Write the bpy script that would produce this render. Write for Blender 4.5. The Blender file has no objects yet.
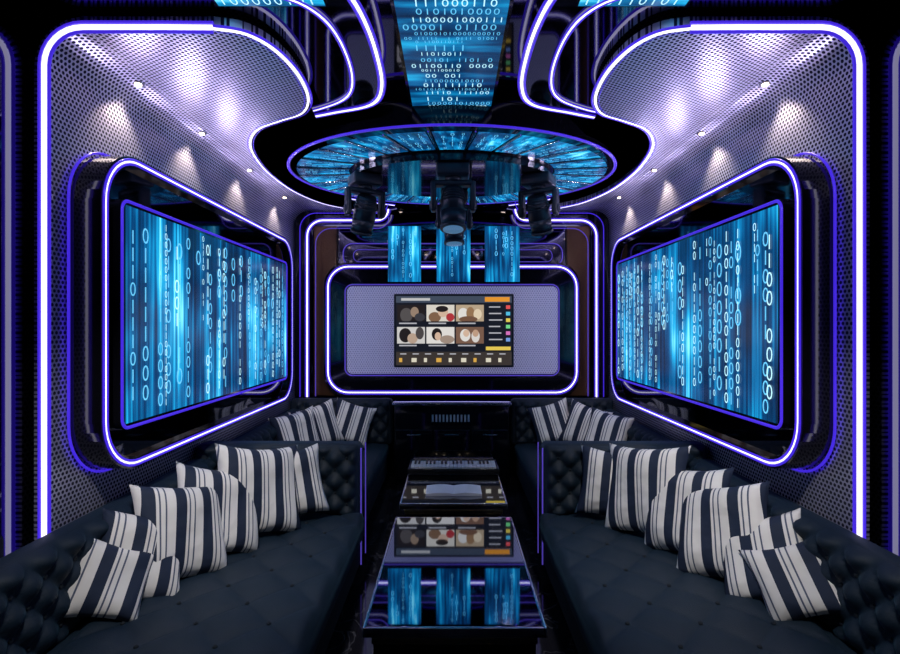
import bpy, bmesh, math, random
from mathutils import Vector, Matrix
random.seed(7)
sc = bpy.context.scene
try: sc.view_settings.view_transform = 'Standard'
except Exception: pass
COL = sc.collection
CZ = 1.65

# ---------------------------------------------------------------- materials
def newmat(name):
    m = bpy.data.materials.new(name); m.use_nodes = True
    nt = m.node_tree
    return m, nt, nt.nodes['Principled BSDF']
def pbr(name, col, rough=.5, metal=0., emis=None, es=0., bump=0., bscale=50., sheen=0., coat=0.):
    m, nt, b = newmat(name)
    b.inputs['Base Color'].default_value = (*col, 1)
    b.inputs['Roughness'].default_value = rough
    b.inputs['Metallic'].default_value = metal
    if emis:
        b.inputs['Emission Color'].default_value = (*emis, 1)
        b.inputs['Emission Strength'].default_value = es
    if sheen:
        b.inputs['Sheen Weight'].default_value = sheen
        b.inputs['Sheen Tint'].default_value = (.15, .5, .85, 1)
        b.inputs['Sheen Roughness'].default_value = .4
    if coat: b.inputs['Coat Weight'].default_value = coat
    if bump:
        n = nt.nodes.new('ShaderNodeTexNoise'); n.inputs['Scale'].default_value = bscale
        tc = nt.nodes.new('ShaderNodeTexCoord'); nt.links.new(tc.outputs['Object'], n.inputs['Vector'])
        bp = nt.nodes.new('ShaderNodeBump'); bp.inputs['Strength'].default_value = bump
        bp.inputs['Distance'].default_value = .01
        nt.links.new(n.outputs['Fac'], bp.inputs['Height']); nt.links.new(bp.outputs['Normal'], b.inputs['Normal'])
    return m
def M(nt, op, a, b=None):
    n = nt.nodes.new('ShaderNodeMath'); n.operation = op
    for i, v in enumerate((a, b)):
        if v is None: continue
        if isinstance(v, (int, float)): n.inputs[i].default_value = v
        else: nt.links.new(v, n.inputs[i])
    return n.outputs[0]
def ramp(nt, fac, stops, interp='LINEAR'):
    r = nt.nodes.new('ShaderNodeValToRGB'); r.color_ramp.interpolation = interp
    e = r.color_ramp.elements
    while len(e) > 1: e.remove(e[-1])
    e[0].position = stops[0][0]; e[0].color = (*stops[0][1], 1)
    for p, c in stops[1:]:
        x = e.new(p); x.color = (*c, 1)
    nt.links.new(fac, r.inputs[0]); return r.outputs[0]

black_mirror = pbr('black_mirror', (.11, .11, .15), .04, 1.)
wall_mirror = pbr('wall_black_mirror', (.12, .12, .16), .04, 1.)
black_gloss = pbr('black_gloss', (.005, .005, .008), .1, 0., coat=.4)
dark_wall = pbr('dark_wall', (.02, .02, .03), .35, .3, bump=.1)
table_glass = pbr('table_black_mirror', (.33, .36, .43), .03, 1.)
chrome = pbr('chrome', (.7, .7, .74), .15, 1.)
gold = pbr('brass_trim', (.75, .58, .3), .25, 1.)
brown = pbr('bronze_leather', (.16, .075, .03), .35, .4, bump=.4, bscale=60)
velvet = pbr('navy_velvet', (.0012, .0115, .026), .65, 0., bump=.2, bscale=200, sheen=.09)
velvet_d = pbr('navy_velvet_side', (.001, .006, .013), .8, 0., bump=.25, bscale=220, sheen=.05)
body_black = pbr('fixture_black', (.015, .024, .036), .35, .2)
lens_m = pbr('fixture_lens', (.05, .1, .15), .05, .6, (.2, .5, .9), .3)
white_led = pbr('neon_white', (.5, .5, .6), .3, 0, (.86, .82, 1.), 1.7)
blue_led = pbr('neon_violet', (.05, .02, .3), .3, 0, (.045, .018, .60), 1.1)
violet_dim = pbr('neon_violet_dim', (.1, .05, .5), .3, 0, (.14, .09, .75), .45)
warm_led = pbr('downlight_emitter', (1, .9, .7), .3, 0, (1, .78, .5), 9)
paper = pbr('white_paper', (.85, .85, .87), .6)
keyw = pbr('key_white', (.7, .7, .7), .25)
keyb = pbr('key_black', (.01, .01, .01), .25)
glyph_m = pbr('led_digit', (.1, .4, .6), .4, 0, (.14, .60, .92), 1.0)
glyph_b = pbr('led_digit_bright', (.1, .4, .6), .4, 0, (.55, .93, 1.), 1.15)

def perf_mat(name, base, spacing, rough=.35, metal=.7, hole=.33, glow=0., gcol=(.5, .47, .85)):
    m, nt, b = newmat(name)
    uv = nt.nodes.new('ShaderNodeUVMap'); sp = nt.nodes.new('ShaderNodeSeparateXYZ')
    nt.links.new(uv.outputs[0], sp.inputs[0])
    u = M(nt, 'DIVIDE', sp.outputs[0], spacing); v = M(nt, 'DIVIDE', sp.outputs[1], spacing*.866)
    row = M(nt, 'FLOOR', v); odd = M(nt, 'MULTIPLY', M(nt, 'FLOORED_MODULO', row, 2.), .5)
    fu = M(nt, 'SUBTRACT', M(nt, 'FRACT', M(nt, 'ADD', u, odd)), .5)
    fv = M(nt, 'MULTIPLY', M(nt, 'SUBTRACT', M(nt, 'FRACT', v), .5), .866)
    d = M(nt, 'SQRT', M(nt, 'ADD', M(nt, 'MULTIPLY', fu, fu), M(nt, 'MULTIPLY', fv, fv)))
    h = M(nt, 'LESS_THAN', d, hole)
    mx = nt.nodes.new('ShaderNodeMix'); mx.data_type = 'RGBA'
    nt.links.new(h, mx.inputs[0]); mx.inputs[6].default_value = (*base, 1); mx.inputs[7].default_value = (base[0]*.04, base[1]*.04, base[2]*.07, 1)
    nt.links.new(mx.outputs[2], b.inputs['Base Color'])
    solid = M(nt, 'SUBTRACT', 1., h)
    nt.links.new(M(nt, 'MULTIPLY', solid, .5), b.inputs['Specular IOR Level'])
    nt.links.new(M(nt, 'MULTIPLY', solid, metal), b.inputs['Metallic'])
    b.inputs['Roughness'].default_value = rough
    if glow:
        b.inputs['Emission Color'].default_value = (*gcol, 1)
        nt.links.new(M(nt, 'MULTIPLY', M(nt, 'ADD', M(nt, 'MULTIPLY', h, .8), .35), glow), b.inputs['Emission Strength'])
    return m
perf = perf_mat('perforated_steel', (.78, .76, .90), .023, .36, .72, .33)
perf_tv = perf_mat('perforated_light_box', (.80, .79, .92), .026, .35, .15, .24, .40)

def led_mat(name, gain=1., sx=9., sy=.5, seed=0.):
    m, nt, b = newmat(name)
    uv = nt.nodes.new('ShaderNodeUVMap')
    def noise(kx, ky, det, off):
        mp = nt.nodes.new('ShaderNodeMapping'); mp.inputs['Scale'].default_value = (kx, ky, 1)
        mp.inputs['Location'].default_value = (off+seed, off*2, 0)
        nt.links.new(uv.outputs[0], mp.inputs[0])
        n = nt.nodes.new('ShaderNodeTexNoise'); n.inputs['Scale'].default_value = 1; n.inputs['Detail'].default_value = det
        nt.links.new(mp.outputs[0], n.inputs['Vector']); return n.outputs['Fac']
    a = noise(sx, sy, 3, 3.1); c = noise(sx*5, sy*1.5, 2, 7.7); g = noise(1.6, 1.6, 2, 11.)
    f = M(nt, 'ADD', M(nt, 'MULTIPLY', a, .5), M(nt, 'ADD', M(nt, 'MULTIPLY', c, .34), M(nt, 'MULTIPLY', g, .42)))
    col = ramp(nt, f, [(.50, (.001, .010, .035)), (.60, (.001, .04, .13)), (.67, (.003, .14, .34)), (.735, (.01, .36, .66)), (.81, (.25, .85, 1.))])
    nt.links.new(col, b.inputs['Emission Color']); b.inputs['Emission Strength'].default_value = gain
    b.inputs['Base Color'].default_value = (.005, .01, .02, 1); b.inputs['Roughness'].default_value = .2
    return m
led_side = led_mat('led_binary_screen', 1.5)
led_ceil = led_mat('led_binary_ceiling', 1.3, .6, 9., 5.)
led_disc = led_mat('led_disc', 1.5, 4., 4., 9.)
mirror_reflection = led_mat('mirror_reflection', 1.5, 8., 1.2, 2.)  # glow colours of the imitated reflections on the back wall

def stripe_mat():
    m, nt, b = newmat('striped_fabric')
    tc = nt.nodes.new('ShaderNodeTexCoord'); sp = nt.nodes.new('ShaderNodeSeparateXYZ')
    nt.links.new(tc.outputs['Object'], sp.inputs[0])
    f = M(nt, 'FRACT', M(nt, 'DIVIDE', M(nt, 'ADD', sp.outputs[0], 5.075), .135))
    w = (.78, .76, .74); n = (.008, .018, .048); g = (.08, .10, .16)
    c = ramp(nt, f, [(0, w), (.10, n), (.47, w), (.56, g), (.61, w), (.75, g), (.80, w), (.90, w)], 'CONSTANT')
    nt.links.new(c, b.inputs['Base Color']); b.inputs['Roughness'].default_value = .8
    nz = nt.nodes.new('ShaderNodeTexNoise'); nz.inputs['Scale'].default_value = 7
    nt.links.new(tc.outputs['Object'], nz.inputs['Vector'])
    bp = nt.nodes.new('ShaderNodeBump'); bp.inputs['Strength'].default_value = .6; bp.inputs['Distance'].default_value = .05
    nt.links.new(nz.outputs['Fac'], bp.inputs['Height']); nt.links.new(bp.outputs['Normal'], b.inputs['Normal'])
    return m
stripes = stripe_mat()
def floor_mat():
    m, nt, b = newmat('black_marble')
    tc = nt.nodes.new('ShaderNodeTexCoord')
    nz = nt.nodes.new('ShaderNodeTexNoise'); nz.inputs['Scale'].default_value = 2.5; nz.inputs['Detail'].default_value = 8; nz.inputs['Distortion'].default_value = 1.5
    nt.links.new(tc.outputs['Object'], nz.inputs['Vector'])
    c = ramp(nt, nz.outputs['Fac'], [(.0, (.01, .01, .014)), (.49, (.012, .012, .018)), (.5, (.08, .08, .1)), (.51, (.012, .012, .018))])
    nt.links.new(c, b.inputs['Base Color']); b.inputs['Roughness'].default_value = .08
    b.inputs['Specular IOR Level'].default_value = .8
    return m
marble = floor_mat()

# ---------------------------------------------------------------- geometry helpers
def link(o, parent=None):
    COL.objects.link(o)
    if parent: o.parent = parent
    return o
def empty(name, loc=(0, 0, 0)):
    o = bpy.data.objects.new(name, None); o.empty_display_size = .1; COL.objects.link(o); o.location = loc
    return o
def mesh(name, verts, faces, mat, parent=None, uvs=None, smooth=False):
    me = bpy.data.meshes.new(name); me.from_pydata([tuple(v) for v in verts], [], faces); me.update()
    mats = mat if isinstance(mat, list) else [mat]
    for m in mats: me.materials.append(m)
    if uvs is not None:
        l = me.uv_layers.new(name='UVMap')
        for p in me.polygons:
            for li in p.loop_indices: l.data[li].uv = uvs[me.loops[li].vertex_index]
    if smooth:
        for p in me.polygons: p.use_smooth = True
    return link(bpy.data.objects.new(name, me), parent)
def box(name, lo, hi, mat, parent=None, bevel=0., seg=3, smooth=True):
    c = [(a+b)/2 for a, b in zip(lo, hi)]; s = [abs(b-a)/2 for a, b in zip(lo, hi)]
    bm = bmesh.new(); bmesh.ops.create_cube(bm, size=2)
    for v in bm.verts: v.co = Vector((v.co.x*s[0], v.co.y*s[1], v.co.z*s[2]))
    if bevel: bmesh.ops.bevel(bm, geom=bm.edges[:], offset=bevel, segments=seg, affect='EDGES', profile=.5)
    me = bpy.data.meshes.new(name); bm.to_mesh(me); bm.free(); me.materials.append(mat)
    if bevel and smooth:
        for p in me.polygons: p.use_smooth = True
    o = bpy.data.objects.new(name, me); o.location = c; return link(o, parent)
def cyl(name, p0, p1, r0, r1, mat, parent=None, n=24):
    p0 = Vector(p0); p1 = Vector(p1); d = (p1-p0); L = d.length
    bm = bmesh.new(); bmesh.ops.create_cone(bm, cap_ends=True, segments=n, radius1=r0, radius2=r1, depth=L)
    q = d.to_track_quat('Z', 'Y').to_matrix().to_4x4()
    bmesh.ops.transform(bm, matrix=Matrix.Translation((p0+p1)/2) @ q, verts=bm.verts)
    me = bpy.data.meshes.new(name); bm.to_mesh(me); bm.free(); me.materials.append(mat)
    for p in me.polygons: p.use_smooth = len(p.vertices) == 4
    return link(bpy.data.objects.new(name, me), parent)
def catmull(pts, n=8):
    P = [Vector(p) for p in pts]; out = []
    for i in range(len(P)-1):
        a = P[max(i-1, 0)]; b = P[i]; c = P[i+1]; d = P[min(i+2, len(P)-1)]
        for k in range(n):
            t = k/n
            out.append(.5*((2*b)+(c-a)*t+(2*a-5*b+4*c-d)*t*t+(-a+3*b-3*c+d)*t**3))
    out.append(P[-1]); return out
def tubes(name, paths, closed=False, parent=None):
    obs = []
    for k, (pts, r, mat) in enumerate(paths):
        cu = bpy.data.curves.new(name, 'CURVE'); cu.dimensions = '3D'; cu.bevel_depth = r; cu.bevel_resolution = 2
        cu.use_fill_caps = True
        s = cu.splines.new('POLY'); s.points.add(len(pts)-1)
        for i, p in enumerate(pts): s.points[i].co = (*p, 1)
        s.use_cyclic_u = closed; cu.materials.append(mat)
        o = bpy.data.objects.new(name if k == 0 else name+'_edge_%d' % k, cu)
        obs.append(o)
        if k == 0: link(o, parent)
        else: link(o, parent if parent else obs[0])
    return obs[0]
def offset(pts, nrm, w, closed=False):
    out = []; n = len(pts); N = Vector(nrm)
    for i in range(n):
        a = pts[(i-1) % n] if closed or i > 0 else pts[i]; b = pts[(i+1) % n] if closed or i < n-1 else pts[i]
        t = (Vector(b)-Vector(a)); t.normalize() if t.length > 0 else None
        out.append(Vector(pts[i])+t.cross(N)*w)
    return out
def neon(name, pts, nrm, r=.008, gap=.015, closed=False, parent=None, sides=(1, -1), rb=.005, core=None, bl=None):
    pts = [Vector(p) for p in pts]
    paths = [(pts, r, core or white_led)]
    for s in sides: paths.append((offset(pts, nrm, s*gap, closed), rb, bl or blue_led))
    return tubes(name, paths, closed, parent)
def rrect2(x0, x1, y0, y1, r, n=8):
    out = []
    for cx, cy, a0 in ((x1-r, y1-r, 0), (x0+r, y1-r, 90), (x0+r, y0+r, 180), (x1-r, y0+r, 270)):
        for k in range(n+1):
            a = math.radians(a0+90*k/n); out.append((cx+r*math.cos(a), cy+r*math.sin(a)))
    return out
def slab(name, poly, f, t0, t1, mat, parent=None, hole=None, uvf=None):
    bm = bmesh.new()
    if hole is None:
        a = [bm.verts.new(f(p, t0)) for p in poly]; b = [bm.verts.new(f(p, t1)) for p in poly]
        fa = bm.faces.new(a); fb = bm.faces.new(b[::-1]); n = len(poly)
        for i in range(n): bm.faces.new((a[i], a[(i+1) % n], b[(i+1) % n], b[i]))
        bmesh.ops.triangulate(bm, faces=[fa, fb])
    else:
        n = len(poly)
        R = [[bm.verts.new(f(p, t)) for p in q] for q, t in ((poly, t0), (hole, t0), (hole, t1), (poly, t1))]
        for k in range(4):
            A = R[k]; B = R[(k+1) % 4]
            for i in range(n): bm.faces.new((A[i], A[(i+1) % n], B[(i+1) % n], B[i]))
    bmesh.ops.recalc_face_normals(bm, faces=bm.faces)
    me = bpy.data.meshes.new(name); bm.to_mesh(me); bm.free(); me.materials.append(mat)
    if uvf:
        l = me.uv_layers.new(name='UVMap')
        for lp in me.loops: l.data[lp.index].uv = uvf(me.vertices[lp.vertex_index].co)
    return link(bpy.data.objects.new(name, me), parent)

# glyphs
GL = {}
for ch in '01':
    cu = bpy.data.curves.new('g', 'FONT'); cu.body = ch; cu.resolution_u = 3; cu.size = 1; cu.offset = -.008
    o = bpy.data.objects.new('g', cu); COL.objects.link(o)
    bpy.context.view_layer.update()
    dg = bpy.context.evaluated_depsgraph_get(); me = o.evaluated_get(dg).to_mesh()
    vs = [v.co.copy() for v in me.vertices]; mx = (max(v.x for v in vs)+min(v.x for v in vs))/2
    GL[ch] = ([Vector((v.x-mx, v.y)) for v in vs], [tuple(p.vertices) for p in me.polygons])
    o.evaluated_get(dg).to_mesh_clear(); bpy.data.objects.remove(o)
def digits(name, items, o, R, U, mat, parent, off=.004):
    o = Vector(o); R = Vector(R); U = Vector(U); N = R.cross(U)
    V = []; F = []
    for x, y, s, ch in items:
        vs, fs = GL[ch]; b = len(V)
        for v in vs: V.append(o+R*(x+v.x*s)+U*(y+v.y*s)+N*off)
        for f in fs: F.append(tuple(i+b for i in f))
    return mesh(name, V, F, mat, parent)
def digit_columns(W, H, smin, smax, dens=.8):
    it = []; x = .05
    while x < W-.05:
        s = random.uniform(smin, smax)
        y = H-s-random.uniform(0, .1)
        if random.random() < dens:
            stop = random.choice([.02, .02, .02, H*.4, H*.6])
            while y > stop:
                if random.random() < .9: it.append((x, y, s, random.choice('01')))
                y -= s*.86
        x += s*random.uniform(.62, 1.3)
    return it

# ---------------------------------------------------------------- room shell
box('floor', (-1.95, -1.3, -.1), (1.95, 5.65, 0), marble)
box('ceiling', (-1.95, -1.3, 3.06), (1.95, 5.65, 3.16), black_mirror)
box('wall_back', (-1.95, 5.5, 0), (1.95, 5.65, 3.06), black_mirror)
box('wall_front', (-1.95, -1.4, 0), (1.95, -1.3, 3.06), dark_wall)
for s, nm in ((-1, 'left'), (1, 'right')):
    box('wall_'+nm, (s*1.78 if s > 0 else -1.95, -1.3, 0), (1.95 if s > 0 else -1.78, 5.5, 3.06), wall_mirror)

R0 = .16
INNER = [(-1.0, 2.1), (-.88, 2.14), (-.80, 2.27), (-.765, 2.5), (-.79, 2.75), (-.88, 2.93), (-1.05, 3.04), (-1.23, 3.17),
         (-1.37, 3.4), (-1.45, 3.7), (-1.49, 4.1), (-1.46, 4.6), (-1.34, 5.0), (-1.2, 5.2), (-1.02, 5.36)]
BUMP2 = [(-.52, 1.3), (-.45, 1.8), (-.385, 2.1), (-.365, 2.4), (-.385, 2.75), (-.48, 2.97), (-.75, 3.09), (-1.03, 3.22), (-1.25, 3.45),
         (-1.37, 3.8), (-1.41, 4.15), (-1.36, 4.6), (-1.18, 5.0), (-.9, 5.25), (-.62, 5.42)]
MID = [(-.95, 1.75), (-.78, 1.93), (-.60, 2.05), (-.52, 2.25), (-.52, 2.6), (-.60, 2.86), (-.80, 3.02), (-1.06, 3.14), (-1.30, 3.36), (-1.41, 3.7), (-1.45, 4.1)]
for s in (-1, 1):
    root = empty('perforated_wall_panel', (0, 0, 0))
    prof = [(1.7, .5)]+[(1.7, .5+k*(2.9-R0-.5)/6) for k in range(1, 7)]
    for k in range(1, 9):
        a = math.radians(90*k/8); prof.append((1.7-R0+R0*math.cos(a), 2.9-R0+R0*math.sin(a)))
    V = []; F = []; UV = []; L = 0; ys = [2.1, 5.42]
    for off_ in (0, .055):
        L = 0
        for i, (x, z) in enumerate(prof):
            if i: L += math.dist(prof[i], prof[i-1])
            nx, nz = (1, 0) if i < 7 else ((x-(1.7-R0))/R0, (z-(2.9-R0))/R0)
            for y in ys:
                V.append((s*(x+nx*off_), y, z+nz*off_)); UV.append((y, L))
    n = len(prof)
    for q in (0, n*2):
        for i in range(n-1):
            a = q+i*2; F.append((a, a+1, a+3, a+2))
    for i in range(n-1):
        a = i*2; b = n*2+i*2
        F.append((a, a+2, b+2, b)); F.append((a+1, a+3, b+3, b+1))
    mesh('wall_sheet', V, F, perf, root, uvs=UV, smooth=False)
    ci = catmull([(x, y, 0) for x, y in INNER], 6)
    poly = [(p.x, p.y) for p in ci]+[(-1.02, 5.42), (-1.7+R0, 5.42), (-1.7+R0, 2.1)]
    slab('ceiling_sheet', poly, lambda p, t: (-s*p[0], p[1], t), 2.9, 2.955, perf, root, uvf=lambda c: (c.y, abs(c.x)))
    vp = [Vector((s*1.705, 2.092, .5+k*.1)) for k in range(0, 22)]
    vp = [v for v in vp if v.z < 2.9-R0]
    for k in range(0, 9):
        a = math.radians(90*k/8); vp.append(Vector((s*(1.705-R0+R0*math.cos(a)), 2.092, 2.905-R0+R0*math.sin(a))))
    vp.append(Vector((s*1.2, 2.092, 2.905))); vp.append(Vector((s*1.0, 2.095, 2.905)))
    neon('rim_neon', vp, (0, 1, 0), .010, .020, parent=root, rb=.007)
    ep = [Vector((-s*p.x, p.y, 2.905)) for p in ci]
    neon('ceiling_neon', ep, (0, 0, 1), .008, .018, parent=root, rb=.006)
    cb = catmull([(x, y, 0) for x, y in BUMP2], 6)
    poly = [(p.x, p.y) for p in cb]+[(-.62, 5.49), (-1.77, 5.49), (-1.77, 1.3)]
    so = slab('ceiling_gloss_panel', poly, lambda p, t: (-s*p[0], p[1], t), 2.975, 3.058, black_mirror)
    neon('slab_neon', [Vector((-s*p.x, p.y, 2.972)) for p in cb], (0, 0, 1), .008, .017, parent=so, rb=.006)
    cm = catmull([(x, y, 0) for x, y in MID], 6)
    neon('mid_neon', [Vector((-s*p.x, p.y, 2.966)) for p in cm], (0, 0, 1), .004, .011, parent=so, rb=.004, bl=blue_led)
    # small glowing panel and digits standing in for a reflection in the gloss panel
    tk = empty('ceiling_reflection_panel')
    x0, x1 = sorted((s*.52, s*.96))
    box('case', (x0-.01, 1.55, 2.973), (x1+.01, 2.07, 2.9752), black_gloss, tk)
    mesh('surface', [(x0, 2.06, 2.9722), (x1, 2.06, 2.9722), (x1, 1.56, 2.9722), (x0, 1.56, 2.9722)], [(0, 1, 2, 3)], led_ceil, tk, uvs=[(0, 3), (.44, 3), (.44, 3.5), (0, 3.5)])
    digits('reflection_digits', [(.03+.045*i, .01+.085*j, .07, random.choice('01')) for i in range(9) for j in range(5)], (x0, 2.06, 2.9722), (1, 0, 0), (0, -1, 0), glyph_b, tk, .001)

    # side screen unit
    un = empty('led_wall_screen', (0, 0, 0))
    fx = lambda p, t: (s*t, p[0], p[1])
    oy0, oy1, oz0, oz1 = 2.21, 4.87, .96, 2.48
    outer = rrect2(oy0, oy1, oz0, oz1, .26, 10); inner = rrect2(oy0+.05, oy1-.05, oz0+.05, oz1-.05, .22, 10)
    slab('backbox', outer, fx, 1.60, 1.699, black_gloss, un)
    slab('outer_frame', outer, fx, 1.55, 1.60, black_gloss, un, hole=inner)
    slab('mirror_face', inner, fx, 1.585, 1.602, black_mirror, un)
    neon('frame_neon', [Vector((s*1.548, a, b)) for a, b in rrect2(oy0+.025, oy1-.025, oz0+.025, oz1-.025, .24, 10)], (1, 0, 0), .0042, .011, True, un, rb=.006)
    halo = rrect2(oy0-.01, oy1+.01, oz0-.01, oz1+.01, .26, 10)
    tubes('halo', [([Vector((s*1.686, a, b)) for a, b in halo], .006, blue_led)], True, un)
    sy0, sy1, sz0, sz1 = 2.37, 4.67, 1.19, 2.23
    slab('screen_bezel', rrect2(sy0-.03, sy1+.03, sz0-.03, sz1+.03, .05), fx, 1.55, 1.585, black_gloss, un)
    tubes('bezel_neon', [([Vector((s*1.55, a, b)) for a, b in rrect2(sy0-.022, sy1+.022, sz0-.022, sz1+.022, .05)], .008, blue_led)], True, un)
    W = sy1-sy0; H = sz1-sz0
    if s < 0: o = Vector((-1.546, sy0, sz0)); Rv = Vector((0, 1, 0))
    else: o = Vector((1.546, sy1, sz0)); Rv = Vector((0, -1, 0))
    U = Vector((0, 0, 1)); so0 = 0 if s < 0 else 4.2
    mesh('screen_surface', [o, o+Rv*W, o+Rv*W+U*H, o+U*H], [(0, 1, 2, 3)], led_side, un,
         uvs=[(so0, 0), (so0+W, 0), (so0+W, H), (so0, H)])
    digits('screen_digits', digit_columns(W, H, .08, .14, .85), o, Rv, U, glyph_m, un, .003)
    digits('screen_digits_bright', digit_columns(W, H, .05, .11, .5), o, Rv, U, glyph_b, un, .005)

    for y in (2.55, 3.2, 3.95, 4.78):
        d = empty('recessed_downlight', (s*1.60, y, 2.898))
        cyl('trim', (0, 0, -.012), (0, 0, 0), .03, .03, chrome, d)
        cyl('emitter', (0, 0, -.016), (0, 0, -.0121), .016, .016, warm_led, d)
        ld = bpy.data.lights.new('wash', 'SPOT'); ld.energy = 13; ld.color = (1, .82, .66); ld.spot_size = math.radians(95); ld.spot_blend = .8
        ld.shadow_soft_size = .02
        lo = bpy.data.objects.new('wash', ld); link(lo, d); lo.location = (0, 0, -.05)
        lo.rotation_euler = (0, s*math.radians(-14), 0)

    # added fill lamps on top of the screen box, to brighten the ceiling sheet
    for k in range(5):
        y = 2.55+.5*k
        cyl('added_uplight_lamp', (s*1.62, y, 2.48), (s*1.61, y, 2.50), .018, .018, chrome, un)
        ld = bpy.data.lights.new('added_uplight', 'SPOT'); ld.energy = 9; ld.color = (.70, .62, 1); ld.spot_size = math.radians(150); ld.spot_blend = 1
        ld.shadow_soft_size = .03
        lo = bpy.data.objects.new('added_uplight', ld); link(lo, un); lo.location = (s*1.60, y, 2.53)
        lo.rotation_euler = (Vector((-s*.9, 0, 1))).to_track_quat('-Z', 'Y').to_euler()

# ---------------------------------------------------------------- ceiling screen
cs = empty('ceiling_led_screen')
box('bezel', (-.262, 1.3, 3.03), (.262, 3.5, 3.058), black_gloss, cs)
mesh('screen_surface', [(-.245, 3.48, 3.028), (.245, 3.48, 3.028), (.245, 1.32, 3.028), (-.245, 1.32, 3.028)], [(0, 1, 2, 3)], led_ceil, cs,
     uvs=[(0, 0), (.49, 0), (.49, 2.16), (0, 2.16)])
it = []; it2 = []; y = .02
while y < 2.1:
    sz = random.uniform(.03, .075); x = random.uniform(.02, .12); tgt = it if random.random() < .5 else it2
    stop = random.choice([.47, .47, .3])
    while x < stop:
        if random.random() < .88: tgt.append((x, y, sz, random.choice('01')))
        x += sz*.62
    y += sz*random.uniform(.8, 1.3)
digits('screen_digits', it, (-.245, 3.48, 3.028), (1, 0, 0), (0, -1, 0), glyph_b, cs, .003)
digits('screen_digits_dim', it2, (-.245, 3.48, 3.028), (1, 0, 0), (0, -1, 0), glyph_m, cs, .003)

# ---------------------------------------------------------------- ceiling disc
disc = empty('ceiling_led_disc', (0, 4.07, 2.9))
def ell(rx, ry, n=64): return [(rx*math.cos(2*math.pi*k/n), ry*math.sin(2*math.pi*k/n)) for k in range(n)]
fz = lambda p, t: (p[0], p[1], t)
slab('canopy', ell(1.27, .97), fz, .0, .157, black_gloss, disc)
slab('hub', ell(.80, .52), fz, -.06, 0, black_gloss, disc)
neon('rim_neon', [Vector((x, y, -.005)) for x, y in ell(1.285, .985)], (0, 0, 1), .006, .012, True, disc, sides=(1,), rb=.007, core=violet_dim)
V = []; F = []; UV = []; DV = []; DF = []
NW = 26
for k in range(NW):
    a0 = 2*math.pi*(k+.07)/NW; a1 = 2*math.pi*(k+.93)/NW; b = len(V); m = 4
    for j in range(m+1):
        a = a0+(a1-a0)*j/m
        V.append((.83*math.cos(a), .56*math.sin(a), -.004)); UV.append((k*.37+j*.05, 0))
        V.append((1.23*math.cos(a), .93*math.sin(a), -.02)); UV.append((k*.37+j*.08, .45))
    for j in range(m): F.append((b+2*j, b+2*j+1, b+2*j+3, b+2*j+2))
    # digit columns running out along each wedge
    for fr, sz in ((.25, .05), (.52, .06), (.80, .045)):
        a = a0+(a1-a0)*fr; pi_ = Vector((.83*math.cos(a), .56*math.sin(a), -.008)); po = Vector((1.23*math.cos(a), .93*math.sin(a), -.024))
        d = (po-pi_); Ln = d.length; d.normalize(); r = Vector((0, 0, -1)).cross(d).normalized()*-1
        t = .03
        while t < Ln-sz:
            if random.random() < .75:
                vs, fs = GL[random.choice('01')]; bb_ = len(DV)
                for v in vs: DV.append(pi_+d*(t+v.y*sz)+r*(v.x*sz))
                for f in fs: DF.append(tuple(i+bb_ for i in f))
            t += sz*.9
mesh('led_wedges', V, F, led_disc, disc, uvs=UV)
mesh('wedge_digits', DV, DF, glyph_m, disc)
for k in range(NW):
    a = 2*math.pi*k/NW
    tubes('wedge_rib', [([Vector((.83*math.cos(a), .56*math.sin(a), -.006)), Vector((1.24*math.cos(a), .94*math.sin(a), -.024))], .006, chrome)], False, disc)

# ---------------------------------------------------------------- moving heads
def moving_head(x, y, z, k=1., yaw=0., tilt=0.):
    e = empty('moving_head_light', (x, y, z)); e.rotation_euler = (0, 0, yaw); e.scale = (k, k, k)
    box('base', (-.12, -.1, -.09), (.12, .1, 0), body_black, e, .015)
    cyl('swivel', (0, 0, -.12), (0, 0, -.09), .06, .06, body_black, e)
    box('yoke_bar', (-.14, -.045, -.155), (.14, .045, -.115), body_black, e, .012)
    for q in (-1, 1):
        box('yoke_arm', (q*.145-.02, -.045, -.34), (q*.145+.02, .045, -.12), body_black, e, .014)
        cyl('pivot', (q*.12, 0, -.29), (q*.175, 0, -.29), .035, .03, body_black, e)
    h = empty('head', (0, 0, -.29)); h.parent = e; h.rotation_euler = (tilt, 0, 0)
    cyl('head_body', (0, 0, -.06), (0, 0, .12), .095, .075, body_black, h)
    cyl('head_barrel', (0, 0, -.17), (0, 0, -.06), .085, .095, body_black, h)
    cyl('head_rim', (0, 0, -.19), (0, 0, -.165), .095, .095, body_black, h)
    cyl('lens', (0, 0, -.195), (0, 0, -.188), .075, .075, lens_m, h)
    for i in range(4): cyl('fin', (0, 0, .02+i*.024), (0, 0, .03+i*.024), .098-i*.006, .098-i*.006, body_black, h)
moving_head(.01, 3.68, 2.838, 1.0, 0, -.2)
moving_head(-.68, 3.92, 2.838, .95, .5, .5)
moving_head(.68, 3.92, 2.838, .95, -.5, .5)
moving_head(.02, 4.42, 2.838, .95, .1, -.1)

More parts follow.
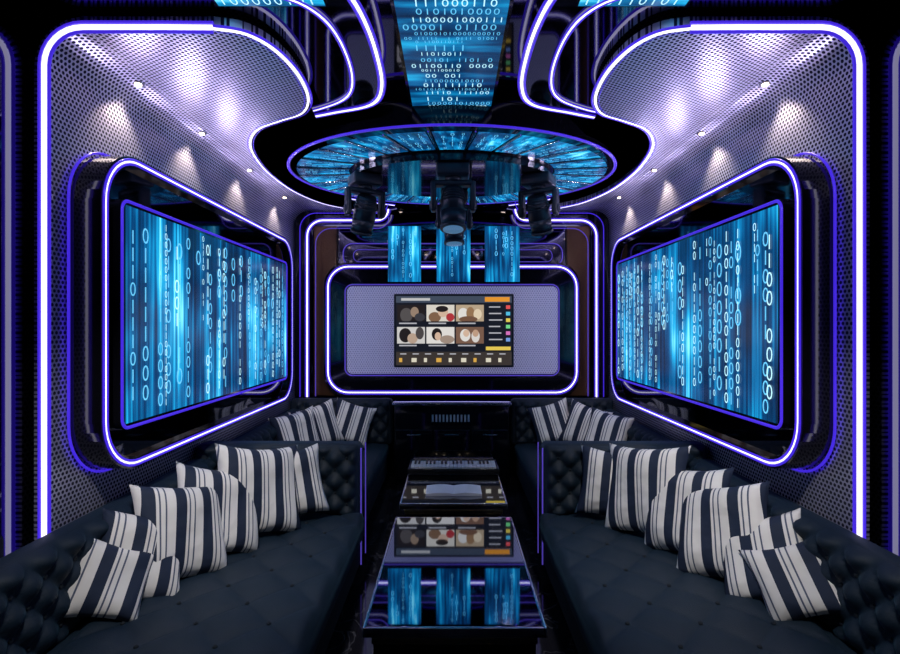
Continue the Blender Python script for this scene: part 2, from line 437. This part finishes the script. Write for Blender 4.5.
# ---------------------------------------------------------------- back wall
bx = lambda p: (p-450)*.011
bz = lambda p: CZ+(327-p)*.011
fy = lambda p, t: (p[0], t, p[1])
tw = empty('tv_feature_wall')
outer = rrect2(bx(325), bx(575), bz(395), bz(264), .24); inner = rrect2(bx(345), bx(555), bz(375), bz(284), .08)
slab('surround', outer, fy, 5.38, 5.44, black_gloss, tw, hole=inner)
neon('surround_neon', [Vector((a, 5.372, b)) for a, b in rrect2(bx(329), bx(572), bz(391), bz(268), .22)], (0, 1, 0), .007, .018, True, tw, rb=.006)
slab('backing', outer, fy, 5.44, 5.499, black_gloss, tw)
slab('perforated_face', rrect2(bx(347), bx(554), bz(373), bz(287), .06), fy, 5.40, 5.439, perf_tv, tw, uvf=lambda c: (c.x, c.z))
tubes('inner_neon', [([Vector((a, 5.385, b)) for a, b in rrect2(bx(345.5), bx(555), bz(374.5), bz(285.5), .08)], .007, violet_dim)], True, tw)
for s in (-1, 1):
    for x0, top, m in ((302, 216, 0), (309, 223, 0), (316, 230, 1)):
        X = abs(bx(x0)); T = bz(top); r = .17
        pts = [Vector((s*X, 5.36+m*.05, .9)), Vector((s*X, 5.36+m*.05, T-r))]
        for k in range(1, 9):
            a = math.radians(90*k/8); pts.append(Vector((s*(X-r+r*math.cos(a)), 5.36+m*.05, T-r+r*math.sin(a))))
        pts.append(Vector((s*.80, 5.36+m*.05, T)))
        for k in range(1, 7):
            a = math.radians(90*k/6); pts.append(Vector((s*(.80-.12*math.sin(a)), 5.36+m*.05, T+.12-.12*math.cos(a))))
        if m == 0 and x0 == 309: neon('arch_neon', pts, (0, 1, 0), .008, .018, parent=tw, rb=.006)
        else: tubes('arch_neon', [(pts, .005, blue_led if not m else violet_dim)], False, tw)
    X0, X1 = sorted((s*abs(bx(296)), s*abs(bx(311))))
    box('pilaster_gloss', (X0, 5.38, .9), (X1, 5.499, 2.93), black_gloss, tw, .01)
    X0, X1 = sorted((s*abs(bx(313)), s*abs(bx(336))))
    box('pilaster_bronze', (X0, 5.445, .9), (X1, 5.499, 2.75), brown, tw, .01)
tubes('upper_neon', [([Vector((a, 5.47, b)) for a, b in rrect2(bx(342), bx(560), bz(266), bz(244), .1)], .006, violet_dim)], True, tw)
tubes('upper_neon_b', [([Vector((a, 5.48, b)) for a, b in rrect2(bx(352), bx(550), bz(262), bz(250), .06)], .004, violet_dim)], True, tw)
for i, (a, b) in enumerate(((388, 420), (435, 468), (482, 516))):
    lp = empty('mirror_reflection_panel')  # glowing panel standing in for a mirror reflection of the ceiling screen
    x0, x1, z0, z1 = bx(a), bx(b), bz(283), bz(229)
    box('case', (x0, 5.35, z0), (x1, 5.379, z1), black_gloss, lp)
    box('bracket', (x0+.1, 5.379, bz(262)), (x1-.1, 5.499, z1-.03), black_gloss, lp)
    w = x1-x0; h = z1-z0
    mesh('surface', [(x0, 5.348, z0), (x1, 5.348, z0), (x1, 5.348, z1), (x0, 5.348, z1)], [(0, 1, 2, 3)], mirror_reflection, lp, uvs=[(i, 0), (i+w, 0), (i+w, h), (i, h)])
    digits('digits', digit_columns(w, h, .05, .08, .8), (x0, 5.348, z0), (1, 0, 0), (0, 0, 1), glyph_m, lp, .003)

# TV
tv = empty('television')
x0, x1, z0, z1 = bx(394), bx(510), bz(366), bz(295)
slab('housing', rrect2(x0, x1, z0, z1, .01, 3), fy, 5.33, 5.399, body_black, tv)
def q(name, a, b, c, d, mat, y=5.326):
    a -= 1; c -= 1
    return mesh(name, [(bx(a), y, bz(d)), (bx(c), y, bz(d)), (bx(c), y, bz(b)), (bx(a), y, bz(b))], [(0, 1, 2, 3)], mat, tv)
_em = {}
def EC(c):
    if c not in _em: _em[c] = pbr('tv_colour_%d' % len(_em), (.01, .01, .01), .3, 0, c, .85)
    return _em[c]
def el(name, cx, cy, rx, ry, c, y, clip=None):
    pts = []
    for k in range(20):
        a = 2*math.pi*k/20; x = cx+rx*math.cos(a); z = cy+ry*math.sin(a)
        if clip: x = min(max(x, clip[0]), clip[2]); z = min(max(z, clip[1]), clip[3])
        pts.append((bx(x-1), y, bz(z)))
    return mesh(name, pts, [tuple(range(20))], EC(c), tv)
q('screen', 396.5, 296.5, 509.5, 364.5, EC((.01, .012, .02)), 5.3285)
q('top_bar', 397, 297, 509, 303.5, EC((.06, .08, .12)))
q('top_btn', 483, 298, 507, 302.5, EC((.9, .35, .03)), 5.324)
q('top_title', 402, 299, 430, 301.5, EC((.6, .6, .6)), 5.324)
K = (.02, .015, .015); SK = (.75, .52, .38); WH = (.85, .82, .78)
pics = [(K, [(9, 10, 6, 7, (.10, .09, .09)), (17, 7, 4, 5, (.35, .25, .18)), (22, 12, 5, 4, (.05, .05, .06))]),
        ((.80, .75, .66), [(8, 12, 6, 5, (.25, .14, .08)), (16, 7, 5, 5, SK), (15, 4, 6, 3, K), (23, 12, 4, 4, (.5, .04, .05))]),
        ((.55, .42, .28), [(7, 9, 5, 6, WH), (14, 8, 4, 6, (.35, .2, .1)), (21, 9, 4, 5, (.85, .7, .5)), (12, 14, 9, 3, (.2, .1, .06))]),
        ((.70, .68, .66), [(8, 8, 6, 7, K), (15, 11, 5, 5, (.55, .4, .3)), (22, 6, 4, 6, (.08, .07, .07))]),
        (WH, [(10, 7, 5, 6, K), (11, 9, 3, 4, SK), (20, 12, 7, 4, (.4, .3, .24))]),
        ((.22, .12, .08), [(9, 8, 5, 6, WH), (10, 6, 3, 3.5, SK), (19, 9, 4, 6, (.8, .76, .72)), (19, 6, 3, 3.5, (.6, .38, .26))])]
cap = EC((.5, .5, .55))
for i in range(6):
    a = 398+(i % 3)*28.5; b = 305.5 if i < 3 else 327
    q('thumb_%d' % i, a, b, a+27, b+16, EC(pics[i][0]))
    for j, (cx, cy, rx, ry, c) in enumerate(pics[i][1]):
        el('figure_%d_%d' % (i, j), a+cx, b+cy, rx, ry, c, 5.325-.0006*j, (a, b, a+27, b+16))
    q('caption_%d' % i, a+2, b+17.3, a+19, b+18.6, cap)
dots = [(.9, .1, .1), (.1, .6, .9), (.9, .7, .1), (.2, .8, .3), (.8, .2, .6), (.2, .4, .9)]
for i in range(6):
    q('list_dot_%d' % i, 503.5, 306+i*6.3, 507.5, 309.5+i*6.3, EC(dots[i]))
    q('list_text_%d' % i, 487, 307+i*6.3, 498+i % 3, 308.2+i*6.3, cap)
q('bottom_bar', 397, 351, 509, 364, EC((.05, .04, .035)))
for i in range(9):
    a = 400+i*12
    q('bottom_icon_%d' % i, a, 357, a+3+(i % 2)*2, 361, EC((.8, .75, .6) if i % 3 else (.8, .45, .08)), 5.324)
    q('bottom_tick_%d' % i, a+1, 352.5, a+7, 353.6, cap, 5.324)
q('bottom_list', 484, 346, 508, 349.5, EC((.9, .65, .1)))

# ---------------------------------------------------------------- console under tv
cn = empty('media_console')
box('body', (-.58, 5.02, .06), (.58, 5.33, .86), black_gloss, cn, .015)
box('plinth', (-.55, 5.06, 0), (.55, 5.32, .06), dark_wall, cn)
box('top', (-.60, 5.0, .86), (.60, 5.34, .885), table_glass, cn, .006)
for k in range(3): box('drawer_%d' % k, (-.56+k*.38, 5.005, .12), (-.20+k*.38, 5.02, .62), black_gloss, cn, .006)
for k in range(3): box('handle_%d' % k, (-.45+k*.38, 4.995, .56), (-.31+k*.38, 5.004, .575), chrome, cn, .003)
for k in range(11): box('vent_slat_%d' % k, (-.20+k*.036, 5.006, .70), (-.182+k*.036, 5.022, .77), keyw, cn)

# ---------------------------------------------------------------- tables
def table(y0, y1, x=.315, cx=.010, T=.60):
    t = empty('coffee_table')
    box('glass_top', (cx-x, y0, T-.025), (cx+x, y1, T), table_glass, t, .004, 2, False)
    for q_ in (-1, 1):
        box('edge_trim_side', (cx+q_*x-.007, y0-.007, T-.035), (cx+q_*x+.007, y1+.007, T-.0005), chrome, t, .003)
    for yy in (y0, y1): box('edge_trim_end', (cx-x, yy-.007, T-.035), (cx+x, yy+.007, T-.0005), chrome, t, .003)
    box('apron', (cx-x+.025, y0+.025, T-.12), (cx+x-.025, y1-.025, T-.025), black_gloss, t, .006)
    box('brass_band', (cx-x+.02, y0+.02, T-.075), (cx+x-.02, y1-.02, T-.045), gold, t, .003)
    box('drawer_body', (cx-x+.07, y0+.07, .08), (cx+x-.07, y1-.07, T-.12), black_gloss, t, .01)
    for q_ in (-1, 1):
        for yy in (y0+.05, y1-.05):
            box('leg', (cx+q_*(x-.05)-.02, yy-.02, 0), (cx+q_*(x-.05)+.02, yy+.02, T-.12), chrome, t, .004)
    box('lower_shelf', (cx-x+.03, y0+.03, .06), (cx+x-.03, y1-.03, .085), chrome, t, .004)
table(1.75, 2.76)
table(2.98, 4.25)
nb = empty('open_song_book', (.012, 3.19, .601))
for s in (-1, 1):
    V = []; F = []; n = 8
    for i in range(n+1):
        u = i/n; x = s*u*.175; z = .010*math.sin(math.pi*u)*(1-.4*u)+.012
        for y in (-.085, .085): V.append((x, y, z))
        for y in (-.085, .085): V.append((x, y, 0))
    for i in range(n):
        a = i*4; b = a+4; F += [(a, a+1, b+1, b), (a+2, b+2, b+3, a+3), (a, b, b+2, a+2), (a+1, a+3, b+3, b+1)]
    F.append((n*4, n*4+1, n*4+3, n*4+2))
    mesh('page_block', V, F, paper, nb, smooth=False)
kb = empty('piano_keyboard', (.012, 3.68, .601))
box('case', (-.325, -.14, 0), (.325, .14, .045), keyb, kb, .008)
for i in range(22): box('white_key', (-.303+i*.0276, -.135, .0452), (-.303+i*.0276+.0255, .03, .057), keyw, kb)
for i in range(21):
    if i % 7 not in (2, 6): box('black_key', (-.283+i*.0276, -.06, .0572), (-.283+i*.0276+.014, .03, .066), keyb, kb)
box('panel', (-.30, .045, .0452), (.30, .125, .062), keyb, kb, .004)

# ---------------------------------------------------------------- sofas
def tuft(name, o, R, U, W, H, A, s, mat, parent, base=.03, pw=.7):
    o = Vector(o); R = Vector(R); U = Vector(U); N = R.cross(U)
    nx = max(8, int(W/.014)); ny = max(6, int(H/.014)); V = []; F = []
    for j in range(ny+1):
        for i in range(nx+1):
            u = W*i/nx; v = H*j/ny
            p = u/s+v/s; q_ = u/s-v/s
            h = (abs(math.sin(math.pi*p))*abs(math.sin(math.pi*q_)))**pw
            eb = min(u, W-u, v, H-v)/.05; eb = min(1, eb); eb = math.sqrt(max(0, 1-(1-eb)**2))
            V.append(o+R*u+U*v+N*((base+A*h)*eb))
    for j in range(ny):
        for i in range(nx):
            a = j*(nx+1)+i; F.append((a, a+1, a+nx+2, a+nx+1))
    ob = mesh(name, V, F, mat, parent, smooth=True)
    bm = bmesh.new()
    ni = int(W/(s/2))+2; nj = int(H/(s/2))+2
    for i in range(ni):
        for j in range(nj):
            if (i+j) % 2: continue
            u = i*s/2; v = j*s/2
            if u < .04 or v < .04 or u > W-.04 or v > H-.04: continue
            c = o+R*u+U*v+N*(base+.003)
            bmesh.ops.create_icosphere(bm, subdivisions=1, radius=.011, matrix=Matrix.Translation(c))
    me = bpy.data.meshes.new('buttons'); bm.to_mesh(me); bm.free(); me.materials.append(velvet_d)
    link(bpy.data.objects.new('buttons', me), parent)
    return ob
for s in (-1, 1):
    sf = empty('tufted_sofa')
    def bb(n, xa, xb, y0, y1, z0, z1, mat, bev=.03, par=sf):
        a, b = sorted((s*xa, s*xb)); return box(n, (a, y0, z0), (b, y1, z1), mat, par, bev, 4)
    bb('plinth', .66, 1.69, 1.05, 3.36, 0, .09, black_gloss, .005)
    bb('seat_base', .60, 1.69, 1.0, 3.26, .09, .30, velvet_d, .02)
    bb('seat_cushion', .56, 1.56, 1.0, 3.26, .285, .42, velvet, .05)
    tuft('seat_top', (-1.5 if s < 0 else .57, 1.0, .40), (1, 0, 0), (0, 1, 0), .93, 2.26, .026, .30, velvet, sf, pw=.5)
    bb('backrest', 1.57, 1.69, 1.0, 3.26, .30, .80, velvet, .04)
    if s < 0: tuft('back_pad', (-1.58, 1.0, .40), (0, 1, 0), (0, 0, 1), 2.26, .40, .042, .15, velvet, sf, .03)
    else: tuft('back_pad', (1.58, 3.26, .40), (0, -1, 0), (0, 0, 1), 2.26, .40, .042, .15, velvet, sf, .03)
    bb('return_back', .60, 1.69, 3.27, 3.42, .09, .88, velvet, .04)
    xa = -1.66 if s < 0 else .62
    tuft('return_pad', (xa, 3.28, .42), (1, 0, 0), (0, 0, 1), 1.04, .45, .05, .15, velvet, sf, .02)
    tubes('edge_neon', [([Vector((s*.592, 3.262, z)) for z in (.10, .3, .6, .86)], .0045, violet_dim)], False, sf)
    tubes('edge_neon_b', [([Vector((s*.592, 3.43, z)) for z in (.10, .3, .6, .86)], .0035, violet_dim)], False, sf)
    rs = empty('corner_sofa')
    bb('plinth', .70, 1.68, 3.45, 5.25, 0, .09, black_gloss, .005, rs)
    bb('seat_base', .68, 1.69, 3.43, 5.3, .09, .30, velvet_d, .02, rs)
    bb('seat_cushion', .66, 1.69, 3.43, 5.3, .29, .44, velvet, .05, rs)
    bb('backrest_side', 1.57, 1.69, 3.43, 5.3, .42, .80, velvet, .04, rs)
    bb('backrest_rear', .62, 1.69, 5.2, 5.33, .42, .90, velvet, .04, rs)
    xa = -1.62 if s < 0 else .65
    tuft('rear_pad', (xa, 5.21, .44), (1, 0, 0), (0, 0, 1), .97, .45, .05, .16, velvet, rs, .02)
    if s < 0: tuft('side_pad', (-1.58, 3.43, .42), (0, 1, 0), (0, 0, 1), 1.75, .38, .04, .16, velvet, rs, .03)
    else: tuft('side_pad', (1.58, 5.18, .42), (0, -1, 0), (0, 0, 1), 1.75, .38, .04, .16, velvet, rs, .03)

# ---------------------------------------------------------------- pillows
def pillow(c, nrm, roll=0., size=.46, T=.085):
    N = Vector(nrm).normalized(); up = Vector((0, 0, 1)); Rr = up.cross(N).normalized(); Uu = N.cross(Rr)
    n = 24; V = []; F = []; idx = {}
    sd = random.random()*10
    for side in (1, -1):
        for j in range(n+1):
            for i in range(n+1):
                x = 2*i/n-1; y = 2*j/n-1
                edge = i in (0, n) or j in (0, n)
                if side == -1 and edge: idx[(side, i, j)] = idx[(1, i, j)]; continue
                k = .13
                px = x*(1-k*(1-y*y)*abs(x)); py = y*(1-k*(1-x*x)*abs(y))
                z = side*T*((1-x**4)*(1-y**4))**.6*(1-.14*math.sin(3*x+sd)*math.cos(2.5*y+sd))
                z += .02*math.sin(1.5*x+sd)*y
                idx[(side, i, j)] = len(V); V.append((px*size/2, py*size/2, z))
        for j in range(n):
            for i in range(n):
                f = [idx[(side, i, j)], idx[(side, i+1, j)], idx[(side, i+1, j+1)], idx[(side, i, j+1)]]
                F.append(f if side == 1 else f[::-1])
    o = mesh('throw_pillow', V, F, stripes, None, smooth=True)
    m = Matrix((Rr, Uu, N)).transposed().to_4x4()
    o.matrix_world = Matrix.Translation(c) @ m @ Matrix.Rotation(roll, 4, 'Z')
    return o
# x, y, z, size, yaw (0 = facing aisle, 90 = facing camera), tilt, roll
Lp = [(1.00, 3.10, .675, .43, 66, 14, -.12), (1.12, 2.90, .705, .53, 38, 20, .14), (1.25, 2.68, .670, .49, 34, 24, .24),
      (1.33, 2.46, .645, .48, 32, 28, .28), (1.41, 2.27, .605, .40, 36, 30, .40), (1.45, 2.12, .575, .32, 44, 34, .52)]
for s in (-1, 1):
    for x, y, z, sz, yaw, tilt, roll in Lp:
        a = math.radians(yaw+random.uniform(-4, 4)); t = math.radians(tilt)
        n = (-s*math.cos(a)*math.cos(t), -math.sin(a)*math.cos(t), math.sin(t))
        pillow((s*x, y, z), n, s*roll+random.uniform(-.05, .05), sz, .075 if sz > .4 else .055)
    for x, y, sz, yaw, roll in ((1.38, 4.45, .42, 50, .15), (1.28, 4.78, .44, 60, .25), (1.0, 4.98, .42, 78, -.3)):
        a = math.radians(yaw); t = math.radians(16)
        pillow((s*x, y, .695), (-s*math.cos(a)*math.cos(t), -math.sin(a)*math.cos(t), math.sin(t)), -s*roll, sz)

# ---------------------------------------------------------------- lights
def spot(x, y, z, tgt, e, col=(1, .97, .95), ang=70, blend=.7):
    d = empty('added_fill_spotlight', (x, y, z))  # added fill lamp with a modelled fitting, brightens whatever it is aimed at
    cyl('trim', (0, 0, -.014), (0, 0, 0), .045, .045, chrome, d); cyl('emitter', (0, 0, -.018), (0, 0, -.0141), .03, .03, warm_led, d)
    ld = bpy.data.lights.new('spot', 'SPOT'); ld.energy = e; ld.color = col; ld.spot_size = math.radians(ang); ld.spot_blend = blend; ld.shadow_soft_size = .04
    lo = bpy.data.objects.new('spot', ld); link(lo, d); lo.location = (0, 0, -.05)
    lo.rotation_euler = (Vector(tgt)-Vector((x, y, z))).to_track_quat('-Z', 'Y').to_euler()
for s in (-1, 1):
    spot(s*.62, .9, 3.06, (s*1.25, 2.4, .6), 115, ang=42)
    spot(s*.75, 1.45, 2.975, (s*1.05, 3.0, .6), 60, ang=46)
    spot(s*.46, 1.95, 2.975, (s*1.2, 4.8, .7), 100, ang=22)
    spot(s*.62, 4.9, 3.06, (s*.62, 5.4, 1.6), 22, (.75, .70, 1), 100)
    spot(s*.3, 1.0, 3.06, (s*1.5, 3.4, 2.3), 55, (.80, .74, 1), 50)
w = bpy.data.worlds.new('world'); sc.world = w; w.use_nodes = True
w.node_tree.nodes['Background'].inputs[0].default_value = (.3, .35, .6, 1); w.node_tree.nodes['Background'].inputs[1].default_value = .03

cam = bpy.data.cameras.new('camera'); cam.lens = 20; cam.sensor_width = 36; cam.clip_start = .05; cam.shift_x = -.002
co = bpy.data.objects.new('camera', cam); COL.objects.link(co); co.location = (0, 0, CZ); co.rotation_euler = (math.radians(90), 0, 0)
sc.camera = co
